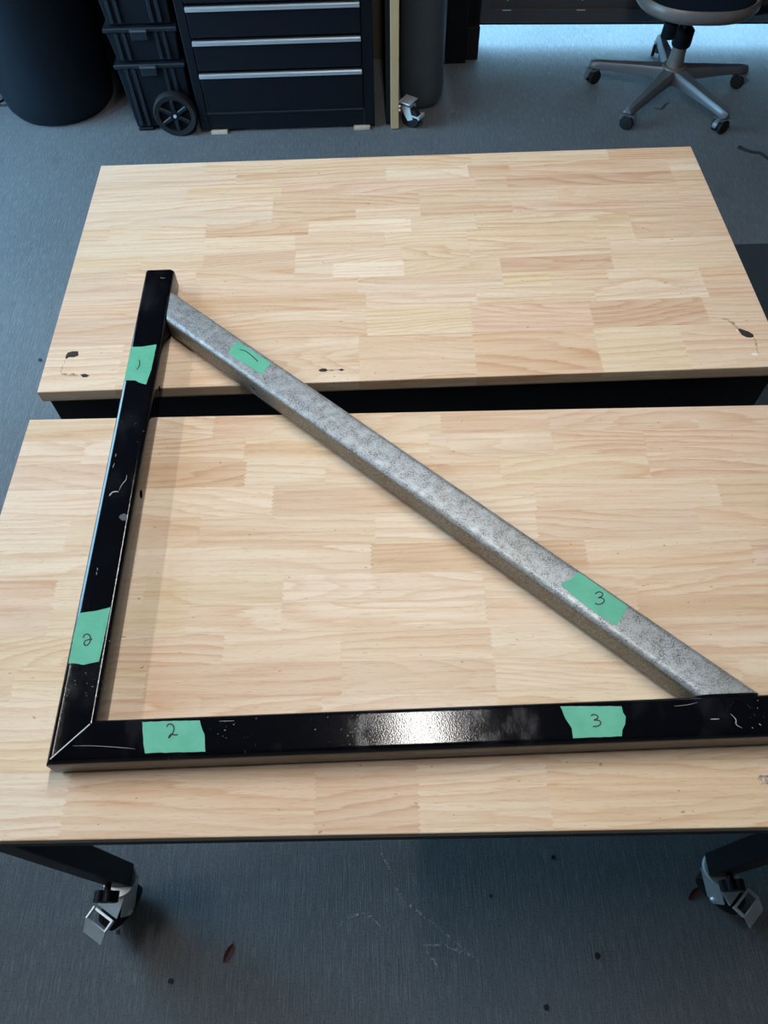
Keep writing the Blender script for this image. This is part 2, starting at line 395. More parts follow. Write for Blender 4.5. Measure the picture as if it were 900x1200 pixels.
def make_bench(name, loc, rz, rows, label, caster_rots):
    t = empty(name, loc, rz, label=label, cat='workbench')
    top = obj('tabletop', bx(.001, W - .001, -D + .001, -.001, H - TH, H - TH + .003), WOOD, t); top.color = (*TONE['N'], .5)
    edges, lay = rows; g = .00005
    for ri, row in enumerate(lay):
        y0, y1 = -edges[ri], -edges[ri + 1]; x = 0.0
        ya, yb = y0 - (g if ri else 0), y1 + (g if ri < len(lay) - 1 else 0)
        for ci, (x2, tone) in enumerate(row):
            L = zig(x, ya, yb, x == 0); Rt = zig(x2, ya, yb, x2 >= W)
            L = [(a + g, b) for a, b in L]; Rt = [(a - g, b) for a, b in Rt]
            bm = bmesh.new(); slab(bm, L + Rt[::-1], H - TH + .003, H)
            if ri in (0, len(lay) - 1) or x == 0 or x2 >= W:       # eased outer edge
                es = [e for e in bm.edges if all(v.co.z > H - 1e-5 for v in e.verts) and
                      ((ri == 0 and all(abs(v.co.y) < 1e-6 for v in e.verts)) or (ri == len(lay) - 1 and all(abs(v.co.y + D) < 1e-6 for v in e.verts)))]
                if es: bmesh.ops.bevel(bm, geom=es, offset=.0015, segments=2, profile=.5, affect='EDGES')
            o = obj('stave', bm, WOOD, top)
            c = TONE[tone]; j = 1 + rnd.uniform(-.035, .035)
            o.color = (c[0] * j, c[1] * j * (1 + rnd.uniform(-.012, .012)), c[2] * j * (1 + rnd.uniform(-.03, .03)), rnd.random())
            x = x2
    # frame
    i0, i1 = .006, W - .006; f0, f1 = -D + .010, -.012
    za, zb = H - TH - .085, H - TH
    for a in ((i0, i1, f0, f0 + .004), (i0, i1, f1 - .004, f1), (i0, i0 + .004, f0 + .005, f1 - .005), (i1 - .004, i1, f0 + .005, f1 - .005)):
        obj('apron', bx(a[0], a[1], a[2], a[3], za, zb), M['frame'], t)
    legs = [(.010, f0 + .008), (i1 - .044, f0 + .008), (.010, f1 - .048), (i1 - .044, f1 - .048)]
    for k, (x, y) in enumerate(legs):
        lb = .142
        obj('leg', bx(x, x + .040, y, y + .040, lb, zb, bev=.003, seg=2), M['frame'], t)
        cx, cy = x + .020, y + .020
        # star knob on the leg
        kd = -1 if k in (0, 1) else 1
        bm = bmesh.new(); kz = lb + .055; ky = cy + kd * .040; kx = cx - .004
        for q in range(6):
            a = q * math.pi / 3; cyl(bm, (kx + .015 * math.cos(a), ky, kz + .015 * math.sin(a)), .0072, .018, 'Y', 10)
        cyl(bm, (kx, ky, kz), .016, .018, 'Y', 18); cyl(bm, (kx, cy + kd * .026, kz), .006, .014, 'Y', 12)
        obj('knob', bm, M['plastic'], t)
        # caster: plate, swivel ring, fork, wheel, brake
        ang = caster_rots[k]; d = Matrix.Translation((cx, cy, 0)) @ Matrix.Rotation(ang, 4, 'Z')
        bm = bmesh.new(); cyl(bm, (.008, 0, lb - .004), .030, .006, 'Z', 32, bev=.001); cyl(bm, (.006, 0, lb - .011), .028, .010, 'Z', 28, bev=.002)
        for s in (-1, 1):
            v = [(-.014, lb - .014), (.026, lb - .014), (.062, .070), (.056, .038), (.038, .038)]
            a = [bm.verts.new((x_, s * .021, z_)) for x_, z_ in v]; b = [bm.verts.new((x_, s * .0235, z_)) for x_, z_ in v]
            bm.faces.new(a[::-1]); bm.faces.new(b)
            for q in range(5): bm.faces.new([a[q], a[(q + 1) % 5], b[(q + 1) % 5], b[q]])
        box(bm, -.014, .030, -.0235, .0235, lb - .017, lb - .014)
        # sloping hood over the wheel
        a = [bm.verts.new(q) for q in ((.028, -.0235, lb - .016), (.028, .0235, lb - .016), (.066, .0235, lb - .052), (.066, -.0235, lb - .052))]
        b = [bm.verts.new(v.co + Vector((-.002, 0, -.002))) for v in a]
        bm.faces.new(a); bm.faces.new(b[::-1])
        for q in range(4): bm.faces.new([a[q], a[(q + 1) % 4], b[(q + 1) % 4], b[q]])
        bmesh.ops.transform(bm, matrix=d, verts=bm.verts)
        c = obj('caster', bm, M['chrome'], t)
        bm = bmesh.new(); cyl(bm, (.048, 0, .045), .045, .030, 'Y', 32, bev=.004); bmesh.ops.transform(bm, matrix=d, verts=bm.verts)
        obj('wheel', bm, M['rubber'], c, smooth=True)
        bm = bmesh.new(); cyl(bm, (.048, 0, .045), .006, .054, 'Y', 12); bmesh.ops.transform(bm, matrix=d, verts=bm.verts)
        obj('axle', bm, M['chrome'], c)
        bm = bmesh.new(); zt = lb - .044       # brake pedal: open frame, then a lip folded down
        box(bm, .070, .092, -.024, -.021, zt - .006, zt + .006); box(bm, .070, .092, .021, .024, zt - .006, zt + .006)
        box(bm, .070, .074, -.0205, .0205, zt - .002, zt + .002)
        a = [bm.verts.new(q) for q in ((.092, -.024, zt + .004), (.092, .024, zt + .004), (.116, .022, zt - .024), (.116, -.022, zt - .024))]
        b = [bm.verts.new(v.co + Vector((-.0018, 0, -.0018))) for v in a]
        bm.faces.new(a); bm.faces.new(b[::-1])
        for q in range(4): bm.faces.new([a[q], a[(q + 1) % 4], b[(q + 1) % 4], b[q]])
        bmesh.ops.transform(bm, matrix=d, verts=bm.verts)
        obj('brake_pedal', bm, M['chrome'], c)
    return t, top
benchA, topA = make_bench('workbench', (0, 0, 0), 0, ROWS_A, 'rear wooden-topped workbench with dark knots along its front edge', (R(120), R(60), R(140), R(60)))
benchB, topB = make_bench('workbench', (.0006, -.644, 0), -.0203, ROWS_B, 'front wooden-topped workbench on black legs with chrome casters, carrying the black corner', (R(238), R(-48), R(250), R(290)))

# knots, stains and filler on the rear bench top
K = {
'knot1': [(0.0298, -0.5136), (0.0314, -0.5075), (0.0386, -0.5047), (0.0478, -0.5051), (0.05, -0.5146), (0.0434, -0.518), (0.0351, -0.5176), (0.0322, -0.5212), (0.0299, -0.5186)],
'knot2': [(0.0608, -0.5561), (0.0673, -0.5546), (0.0756, -0.5586), (0.0717, -0.562), (0.065, -0.5617)],
'knot3': [(0.4349, -0.5647), (0.4402, -0.5613), (0.4469, -0.5616), (0.4505, -0.5654), (0.4461, -0.5682), (0.4394, -0.5679)],
'knot4': [(0.4671, -0.565), (0.4715, -0.5628), (0.4769, -0.5655), (0.4715, -0.5682)],
'knot5': [(1.1142, -0.5074), (1.1178, -0.5058), (1.1233, -0.5092), (1.1304, -0.5134), (1.1357, -0.52), (1.135, -0.5256), (1.13, -0.5269), (1.123, -0.5258), (1.1172, -0.5204)]}
for v in K.values():
    bm = bmesh.new(); slab(bm, v, H - .0002, H + .00025); obj('knot', bm, M['knot'], benchA)
for pts, wd in (([(0.031, -0.5199), (0.0298, -0.5322), (0.0287, -0.5473), (0.0308, -0.5535)], .0022), ([(0.0308, -0.5535), (0.0413, -0.5546), (0.0528, -0.5563), (0.0621, -0.5579)], .006),
                ([(1.1342, -0.5251), (1.1344, -0.5352), (1.1328, -0.5477), (1.131, -0.5624)], .0035), ([(1.1149, -0.5062), (1.1115, -0.4956), (1.1049, -0.4861), (1.0949, -0.4817)], .006), ([(.449, -.5655), (.458, -.5658), (.468, -.565)], .004)):
    bm = bmesh.new(); ribbon(bm, pts, wd, H, H + .0002, True); obj('stain', bm, M['stain'], benchA)
bm = bmesh.new(); slab(bm, [(1.1194, -0.5619), (1.1254, -0.5602), (1.1306, -0.5619), (1.1289, -0.5653), (1.122, -0.5655)], H - .0002, H + .00025); obj('filler_spot', bm, M['plug'], benchA)
bm = bmesh.new(); slab(bm, [(1.1105, -.5095), (1.1135, -.508), (1.115, -.511), (1.112, -.512)], H - .0002, H + .0003); obj('filler_spot', bm, M['plug'], benchA)
bm = bmesh.new(); slab(bm, [(x + .0, y + .644) for x, y in [(0.9442, -1.1842), (0.9481, -1.1796), (0.96, -1.1800), (0.962, -1.1891), (0.9463, -1.1899)]], H - .0002, H + .00025)
o = obj('smudge', bm, M['blue'], benchB); 

# ------------------------------------------------------------------ steel tubes
TW, THT = .048, .042
Z0 = H
def prism(a, b, width, h, t0, t1, r=.005, seg=4, mats=0):
    """rounded box tube from a to b (2D) ; t0(s), t1(s): start/end distance for lateral offset s"""
    a, b = Vector(a), Vector(b); L = (b - a).length; d = (b - a) / L; n = Vector((-d.y, d.x))
    prof = []
    for cx, cz, a0 in ((width / 2 - r, h - r, 0), (-width / 2 + r, h - r, 90), (-width / 2 + r, r, 180), (width / 2 - r, r, 270)):
        for k in range(seg + 1):
            an = R(a0 + 90 * k / seg); prof.append((cx + r * math.cos(an), cz + r * math.sin(an)))
    bm = bmesh.new(); r0 = []; r1 = []
    for s, z in prof:
        p = a + d * t0(s) + n * s; r0.append(bm.verts.new((p.x, p.y, z)))
        p = a + d * (L + t1(s)) + n * s; r1.append(bm.verts.new((p.x, p.y, z)))
    m = len(prof)
    for i in range(m): 
        f = bm.faces.new([r0[i], r0[(i + 1) % m], r1[(i + 1) % m], r1[i]])
        zz = [v.co.z for v in f.verts]
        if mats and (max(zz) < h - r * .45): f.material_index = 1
    bm.faces.new(r0[::-1]); bm.faces.new(r1)
    return bm
def tape(parent, loc, outline, strokes, ztop, name='masking_tape'):
    # torn edge: subdivide the outline with small jitter
    rj = random.Random(len(outline) * 7 + int(abs(outline[0][0]) * 1000)); pts = []
    for i, p in enumerate(outline):
        q = outline[(i + 1) % len(outline)]; pts.append(p)
        L = math.hypot(q[0] - p[0], q[1] - p[1]); n = int(L / .004)
        for k in range(1, n):
            t = k / n; pts.append((p[0] + (q[0] - p[0]) * t + rj.uniform(-1, 1) * .00025, p[1] + (q[1] - p[1]) * t + rj.uniform(-1, 1) * .00025))
    bm = bmesh.new(); slab(bm, pts, ztop - .0001, ztop + .0003); tp = obj('masking_tape', bm, M['tape'], parent, shift=(-loc[0], -loc[1], -loc[2]))
    bm = bmesh.new()
    ribbon(bm, strokes, .0016, ztop + .0002, ztop + .00045)
    obj('handwritten_number', bm, M['ink'], tp, shift=(-loc[0], -loc[1], -loc[2]))
def marks(parent, loc, lines, wd, mat='scratch', name='scratch'):
    for pts in lines:
        bm = bmesh.new(); ribbon(bm, pts, wd, Z0 + THT - .0001, Z0 + THT + .00012, True)
        obj(name, bm, M[mat], parent, shift=(-loc[0], -loc[1], -loc[2]))
YT = Z0 + THT
X0, Y0 = .148, -1.167           # outer corner of the L
# upright tube (runs away from the camera)
lv = (X0 + TW / 2, Y0 + TW / 2, Z0)
tv = empty('steel_tube', lv, 0, label='glossy black square tube lying away from the camera, taped 1 and 2', cat='steel tube')
bm = prism((0, 0), (0, .7765), TW, THT, lambda s: -s * -1 * -1 if 0 else (-s), lambda s: 0.0, r=.0075)
# direction +y, normal = -x : lateral s>0 is the outer (left) side; mitre runs from the outer corner inwards
body = obj('tube_body', bm, M['black'], tv, smooth=True)
cs = []
for (hx, hy, hz, rr) in ((.196, -.8013, .020, .0062), (.196, -.6074, .017, .0050)):
    c = bmesh.new(); cyl(c, (hx - lv[0], hy - lv[1], hz), rr, .030, 'X', 20); cs.append(obj('cutter', c, M['black'], tv))
cut(body, cs)
for (hx, hy, hz, rr) in ((.196, -.8013, .020, .0062), (.196, -.6074, .017, .0050)):
    c = bmesh.new(); cyl(c, (hx - lv[0] - .0145, hy - lv[1], hz), rr * .98, .001, 'X', 20); obj('bolt_hole', c, M['chip'], tv)
tape(tv, lv, [(0.1512, -0.5425), (0.1681, -0.5425), (0.1895, -0.539), (0.1885, -0.5913), (0.1845, -0.6206), (0.1742, -0.6165), (0.1664, -0.6112), (0.1508, -0.6105), (0.1508, -0.578)],
     [(0.1677, -0.5703), (0.1695, -0.5789), (0.1688, -0.5847), (0.1665, -0.5903)], YT)
tape(tv, lv, [(0.1545, -0.9877), (0.173, -0.986), (0.1905, -0.9816), (0.1898, -1.0076), (0.1882, -1.0512), (0.1779, -1.053), (0.1703, -1.0546), (0.1633, -1.0527), (0.1528, -1.052), (0.1522, -1.0149)],
     [(0.1644, -1.0206), (0.1653, -1.0169), (0.1687, -1.0161), (0.1721, -1.0186), (0.1736, -1.0239), (0.1723, -1.0287), (0.1694, -1.0306), (0.1669, -1.0285), (0.1673, -1.0248), (0.1713, -1.0232), (0.1756, -1.0228)], YT)
marks(tv, lv, [[(0.1642, -0.815), (0.1651, -0.8118), (0.1698, -0.8107), (0.1736, -0.8115)], [(.1625, -.8175), (.1640, -.8120)]], .0019)
marks(tv, lv, [[(0.1738, -0.8096), (0.1765, -0.7995), (0.1806, -0.792), (0.1805, -0.7842)]], .0009)
marks(tv, lv, [[(.1595, -.771), (.1605, -.763)], [(.160, -.752), (.1602, -.747)], [(.1655, -.936), (.1650, -.932)], [(.1655, -.930), (.1650, -.926)], [(.176, -.385), (.180, -.3875), (.184, -.3868)]], .0007)
bm = bmesh.new(); slab(bm, [(0.1804, -0.852), (0.1819, -0.8485), (0.1867, -0.8462), (0.1905, -0.849), (0.1908, -0.8534), (0.1900, -0.8574), (0.1853, -0.8571)], YT - .0001, YT + .0004)
obj('glue_spot', bm, M['dirt'], tv, shift=(-lv[0], -lv[1], -lv[2]))
# cross tube (runs left to right at the front)
lh = (X0 + TW / 2, Y0 + TW / 2, Z0)
LH = .785
th = empty('steel_tube', lh, 0, label='glossy black square tube along the front bench edge, taped 2 and 3', cat='steel tube')
obj('tube_body', prism((0, 0), (LH, 0), TW, THT, lambda s: s + .0009, lambda s: 0.0, r=.0075), M['black'], th, smooth=True)
bm = bmesh.new()
ribbon(bm, [(.1535, -1.1615), (.172, -1.143), (.1905, -1.1245)], .0013, YT - .0006, YT + .0001); obj('bare_metal_edge', bm, M['alu'], th, shift=(-lh[0], -lh[1], -lh[2]))
tape(th, lh, [(0.2489, -1.1246), (0.2806, -1.1247), (0.3132, -1.1253), (0.3158, -1.1328), (0.3198, -1.1405), (0.3227, -1.16), (0.2898, -1.1594), (0.2649, -1.159), (0.2568, -1.1594), (0.2534, -1.1479), (0.2515, -1.1379)],
     [(0.2772, -1.1313), (0.2782, -1.1288), (0.2811, -1.1282), (0.2844, -1.1303), (0.2856, -1.1342), (0.2844, -1.1387), (0.2823, -1.1421), (0.2809, -1.1435), (0.2816, -1.1408), (0.2839, -1.1392), (0.2866, -1.1405), (0.2906, -1.1402)], YT)
tape(th, lh, [(0.7174, -1.1251), (0.7527, -1.1265), (0.786, -1.1278), (0.7861, -1.1349), (0.7883, -1.1398), (0.786, -1.1476), (0.7816, -1.1538), (0.7795, -1.161), (0.7522, -1.161), (0.7258, -1.161), (0.7262, -1.15), (0.7215, -1.1404)],
     [(0.7497, -1.1373), (0.7531, -1.1359), (0.757, -1.1376), (0.7564, -1.1405), (0.7523, -1.1422), (0.7561, -1.1424), (0.7592, -1.1444), (0.7576, -1.1478), (0.7535, -1.1492), (0.7497, -1.1491)], YT)
marks(th, lh, [[(.905, -1.141), (.909, -1.147), (.908, -1.153), (.913, -1.157)], [(.881, -1.146), (.891, -1.1462)]], .0010)
marks(th, lh, [[(.176, -1.148), (.20, -1.149), (.23, -1.152), (.245, -1.154)], [(.845, -1.130), (.86, -1.129), (.872, -1.1265)], [(.52, -1.126), (.53, -1.1262)], [(.335, -1.127), (.352, -1.1272)]], .00045)
# bare diagonal tube
fa, fb = Vector((.2043, -.4214)), Vector((.9437, -1.1146)); dd = (fb - fa).normalized(); nn = Vector((-dd.y, dd.x))
SW = .050
ca, cb_ = fa - nn * SW / 2, fb - nn * SW / 2
ld = ((ca.x + cb_.x) / 2, (ca.y + cb_.y) / 2, Z0)
td = empty('steel_tube', ld, 0, label='bare grey weathered steel tube lying diagonally, taped 1 and 3', cat='steel tube')
la = ca - Vector(ld[:2]); lb_ = cb_ - Vector(ld[:2])
XV = X0 + TW + .0012; YH = Y0 + TW + .0012
def t_start(s):   # reach the side of the upright tube
    p = ca + nn * s; return (XV - p.x) / dd.x
def t_end(s):     # reach the back of the cross tube
    p = cb_ + nn * s; return (YH - p.y) / dd.y
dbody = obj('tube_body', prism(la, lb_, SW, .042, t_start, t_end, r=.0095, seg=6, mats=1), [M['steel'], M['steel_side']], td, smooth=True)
c = bmesh.new(); q = Vector((.3423, -.6172)) ; side_n = -nn
# put the hole on the near side face
k = (q - ca).dot(dd); hp = ca + dd * k - nn * SW / 2 - Vector(ld[:2])
cyl(c, (0, 0, 0), .0045, .03, 'Y', 18); ang = math.atan2(dd.y, dd.x)
bmesh.ops.transform(c, matrix=Matrix.Translation((hp.x, hp.y, .020)) @ Matrix.Rotation(ang, 4, 'Z'), verts=c.verts)
cut(dbody, [obj('cutter', c, M['chip'], td)])
c = bmesh.new(); cyl(c, (0, .0145, 0), .0044, .001, 'Y', 18)
bmesh.ops.transform(c, matrix=Matrix.Translation((hp.x, hp.y, .020)) @ Matrix.Rotation(ang, 4, 'Z'), verts=c.verts)
obj('bolt_hole', c, M['chip'], td)
tape(td, ld, [(0.3145, -0.5385), (0.3420, -0.5635), (0.3685, -0.5870), (0.3628, -0.5939), (0.3555, -0.6085), (0.3310, -0.5885), (0.3035, -0.5650), (0.3047, -0.5501)],
     [(0.3185, -0.5561), (0.3277, -0.5596), (0.3378, -0.5696), (0.348, -0.5821)], YT)
tape(td, ld, [(0.7685, -0.9580), (0.7940, -0.9835), (0.8190, -1.0070), (0.8128, -1.0149), (0.8057, -1.0246), (0.8000, -1.0310), (0.7798, -1.0150), (0.7590, -0.9937), (0.7425, -0.9735), (0.7556, -0.9677), (0.7653, -0.959)],
     [(0.7825, -0.9883), (0.7875, -0.9858), (0.7913, -0.9879), (0.7902, -0.9917), (0.7853, -0.9938), (0.789, -0.9939), (0.7919, -0.9971), (0.789, -1.0012), (0.7839, -1.0025), (0.7798, -1.0008)], YT)

# ------------------------------------------------------------------ drawer chest
t = empty('tool_chest', (.225, 1.465, 0), 0, label='black steel tool chest with silver drawer pulls, raised on wood blocks', cat='tool chest')
cz = .013; x0, x1 = -.340, .340; top_z = .88
bm = bmesh.new()
box(bm, x0, x0 + .034, 0, .46, cz, top_z, bev=.003); box(bm, x1 - .042, x1, 0, .46, cz, top_z, bev=.003)
box(bm, x0 + .03, x1 - .04, .02, .46, cz, top_z - .002); box(bm, x0 + .03, x1 - .04, .004, .03, cz, .072)
box(bm, x0 - .005, x1 + .005, -.006, .47, top_z, top_z + .02, bev=.004)
obj('cabinet', bm, M['chest'], t)
obj('kick_trim', bx(x0 + .034, x1 - .042, -.001, .010, .073, .081, bev=.001), M['plastic2'], t)
zs = [(.083, .232), (.236, .345), (.349, .455), (.459, .565), (.569, .72), (.724, .872)]
for za, zb in zs:
    d = obj('drawer', bx(x0 + .036, x1 - .044, -.002, .019, za, zb - .002, bev=.002), M['chest'], t)
    bm = bmesh.new(); box(bm, x0 + .036, x1 - .044, -.014, -.0025, zb - .014, zb - .0035, bev=.002); box(bm, x0 + .036, x1 - .044, -.014, -.011, zb - .017, zb - .013)
    obj('drawer_pull', bm, M['alu'], d)
for cxb, lab in ((-.272 - .0, 'small wood block under the left front corner of the tool chest'), (.288, 'small wood block under the right front corner of the tool chest')):
    tag(obj('wood_block', bx(-.032, .032, -.02, .07, 0, .0125, bev=.0015), M['block'], loc=(.225 + cxb, 1.475, 0)), lab, 'wood block')

# ------------------------------------------------------------------ rolling tool boxes
def tbox(x0, x1, y0, y1, z0, z1, taper=.012):
    bm = bmesh.new()
    v = [bm.verts.new(q) for q in ((x0 + taper, y0 + .008, z0), (x1 - taper, y0 + .008, z0), (x1 - taper, y1, z0), (x0 + taper, y1, z0), (x0, y0, z1 - .014), (x1, y0, z1 - .014), (x1, y1, z1 - .014), (x0, y1, z1 - .014))]
    for f in ((0, 3, 2, 1), (4, 5, 6, 7), (0, 1, 5, 4), (1, 2, 6, 5), (2, 3, 7, 6), (3, 0, 4, 7)): bm.faces.new([v[i] for i in f])
    bmesh.ops.bevel(bm, geom=list(bm.edges), offset=.005, segments=2, profile=.5, affect='EDGES')
    return bm
boxes = [(.012, .255, 'black rolling tool box with a spoked wheel, lowest of its stack', 'rolling_tool_box'), (.257, .378, 'flat black tool case in the middle of the stack beside the tool chest', 'tool_case'),
         (.380, .600, 'tall black tool case, topmost of the stack beside the tool chest', 'tool_case')]
bx0, bx1, by0, by1 = -.385, -.135, 1.498, 1.93
for z0, z1, lab, nm in boxes:
    t = empty(nm, ((bx0 + bx1) / 2, by0, z0), 0, label=lab, cat='tool box')
    hw = (bx1 - bx0) / 2; hh = z1 - z0
    obj('case', tbox(-hw, hw, 0, by1 - by0, 0, hh), M['plastic'], t)
    obj('lid_rim', bx(-hw - .006, hw + .006, -.010, by1 - by0, hh - .016, hh - .001, bev=.003), M['plastic2'], t)
    for x in (-.090, -.062, .052, .080):
        obj('rib', bx(x - .007, x + .007, -.004, .012, .01, hh - .018, bev=.002), M['plastic2'], t)
    l = obj('latch', bx(-.034, .026, -.019, -.0105, hh - .040, hh - .001, bev=.003), M['plastic2'], t)
    obj('latch_edge', bx(-.034, .026, -.0215, -.0192, hh - .010, hh - .004, bev=.0008), M['cyl'], l)
    if nm == 'rolling_tool_box':
        wc = (.058, -.030, .082 - z0)
        bm = bmesh.new()
        # tyre ring
        prof = [(.060, -.018), (.077, -.020), (.082, -.012), (.082, .012), (.077, .020), (.060, .018), (.060, -.018)]
        sg = 36; rg = []
        for i in range(sg):
            a = 2 * math.pi * i / sg; rg.append([bm.verts.new((wc[0] + r_ * math.cos(a), wc[1] + y_, wc[2] + r_ * math.sin(a))) for r_, y_ in prof[:-1]])
        for i in range(sg):
            for k_ in range(6): bm.faces.new([rg[i][k_], rg[i][(k_ + 1) % 6], rg[(i + 1) % sg][(k_ + 1) % 6], rg[(i + 1) % sg][k_]])
        wh = obj('wheel', bm, M['rubber'], t, smooth=True)
        bm = bmesh.new()
        cyl(bm, (wc[0], wc[1] + .004, wc[2]), .061, .014, 'Y', 36)
        cyl(bm, (wc[0], wc[1] - .008, wc[2]), .020, .020, 'Y', 20, bev=.002)
        obj('wheel_hub', bm, M['plastic'], wh)
        for q in range(6):
            a = q * math.pi / 3 + .5; bm = bmesh.new()
            box(bm, .016, .058, -.018, -.003, -.007, .007, bev=.002)
            bmesh.ops.transform(bm, matrix=Matrix.Translation(wc) @ Matrix.Rotation(a, 4, 'Y'), verts=bm.verts)
            obj('spoke', bm, M['plastic2'], wh)
        bm = bmesh.new(); cyl(bm, (wc[0], wc[1] - .020, wc[2]), .006, .006, 'Y', 12); obj('axle_bolt', bm, M['chrome'], wh)
        obj('foot', bx(-hw + .016, -hw + .075, .0, .10, -.012, .0, bev=.002), M['plastic'], t)
        obj('foot', bx(-hw + .016, hw - .016, .34, .42, -.012, .0, bev=.002), M['plastic'], t)
        bm = bmesh.new(); cyl(bm, (wc[0], .0, wc[2]), .012, .05, 'Y', 14); obj('axle', bm, M['plastic'], t)

# ------------------------------------------------------------------ barrel bin
t = empty('barrel_bin', (-.715, 1.735, 0), 0, label='large round black plastic bin standing at the far left', cat='bin')
bm = bmesh.new()
lathe(bm, [(0, 0), (.165, 0), (.195, .008), (.212, .035), (.222, .10), (.240, .40), (.246, .52), (.254, .525), (.254, .545), (.240, .545), (.234, .50), (.21, .05), (0, .04)], seg=56)
obj('barrel', bm, M['bin'], t, smooth=True)
bm = bmesh.new(); lathe(bm, [(.252, .500), (.258, .502), (.260, .520), (.252, .5235)], seg=56); obj('rim_band', bm, M['burlap'], t, smooth=True)

# ------------------------------------------------------------------ plywood panel with caster, cylinder, post
t = empty('plywood_cart_side', (.642, 1.45, 0), 0, label='upright plywood panel edge with a caster, right of the tool chest', cat='plywood panel')
bm = bmesh.new(); box(bm, -.015, .015, 0, .40, .004, 1.1, bev=.001); obj('panel', bm, M['ply'], t)
obj('dark_lining', bx(-.033, -.0155, .03, .40, .006, 1.09), M['post'], t)
cc = empty('caster_mount', (0, 0, 0)); bpy.data.objects.remove(cc)
cm = Matrix.Translation((.052, .030, 0)) @ Matrix.Rotation(R(-35), 4, 'Z')
bm = bmesh.new(); box(bm, -.026, .026, -.03, .03, .096, .100, bev=.001); cyl(bm, (0, 0, .088), .020, .014, 'Z', 20)
for yy in (-.020, .017):
    v = [(-.020, .084), (.020, .084), (.034, .040), (.012, .030), (-.004, .050)]
    a_ = [bm.verts.new((x_, yy, z_)) for x_, z_ in v]; b_ = [bm.verts.new((x_, yy + .003, z_)) for x_, z_ in v]
    bm.faces.new(a_[::-1]); bm.faces.new(b_)
    for q in range(5): bm.faces.new([a_[q], a_[(q + 1) % 5], b_[(q + 1) % 5], b_[q]])
box(bm, -.022, .022, -.020, .020, .080, .084)
bmesh.ops.transform(bm, matrix=cm, verts=bm.verts); c = obj('caster', bm, M['chrome'], t)
bm = bmesh.new(); cyl(bm, (.018, 0, .0385), .038, .026, 'Y', 28, bev=.003); bmesh.ops.transform(bm, matrix=cm, verts=bm.verts); obj('wheel', bm, M['rubber'], c, smooth=True)
bm = bmesh.new(); box(bm, .030, .062, -.020, -.017, .050, .056); box(bm, .030, .062, .017, .020, .050, .056); box(bm, .056, .064, -.020, .020, .046, .058); bmesh.ops.transform(bm, matrix=cm, verts=bm.verts); obj('brake_pedal', bm, M['chrome'], c)
for z in (.070, .085):
    bm = bmesh.new(); cyl(bm, (.0185, .012, z), .005, .007, 'X', 12); obj('screw_head', bm, M['chrome'], t)
bm = bmesh.new(); lathe(bm, [(0, 0), (.050, 0), (.072, .008), (.083, .030), (.086, .06), (.086, 1.25), (.078, 1.30), (.04, 1.34), (0, 1.345)], seg=44)
tag(obj('gas_cylinder', bm, M['cyl'], loc=(.758, 1.655, 0), smooth=True), 'tall dark grey round cylinder standing behind the plywood panel', 'cylinder')
bm = bmesh.new(); box(bm, -.043, .043, -.02, .05, 0, 1.9, bev=.003); box(bm, -.046, .046, -.023, .053, 0, .006)
tag(obj('steel_post', bm, M['post'], loc=(.920, 1.955, 0)), 'black square post beside the raised garage door', 'post')

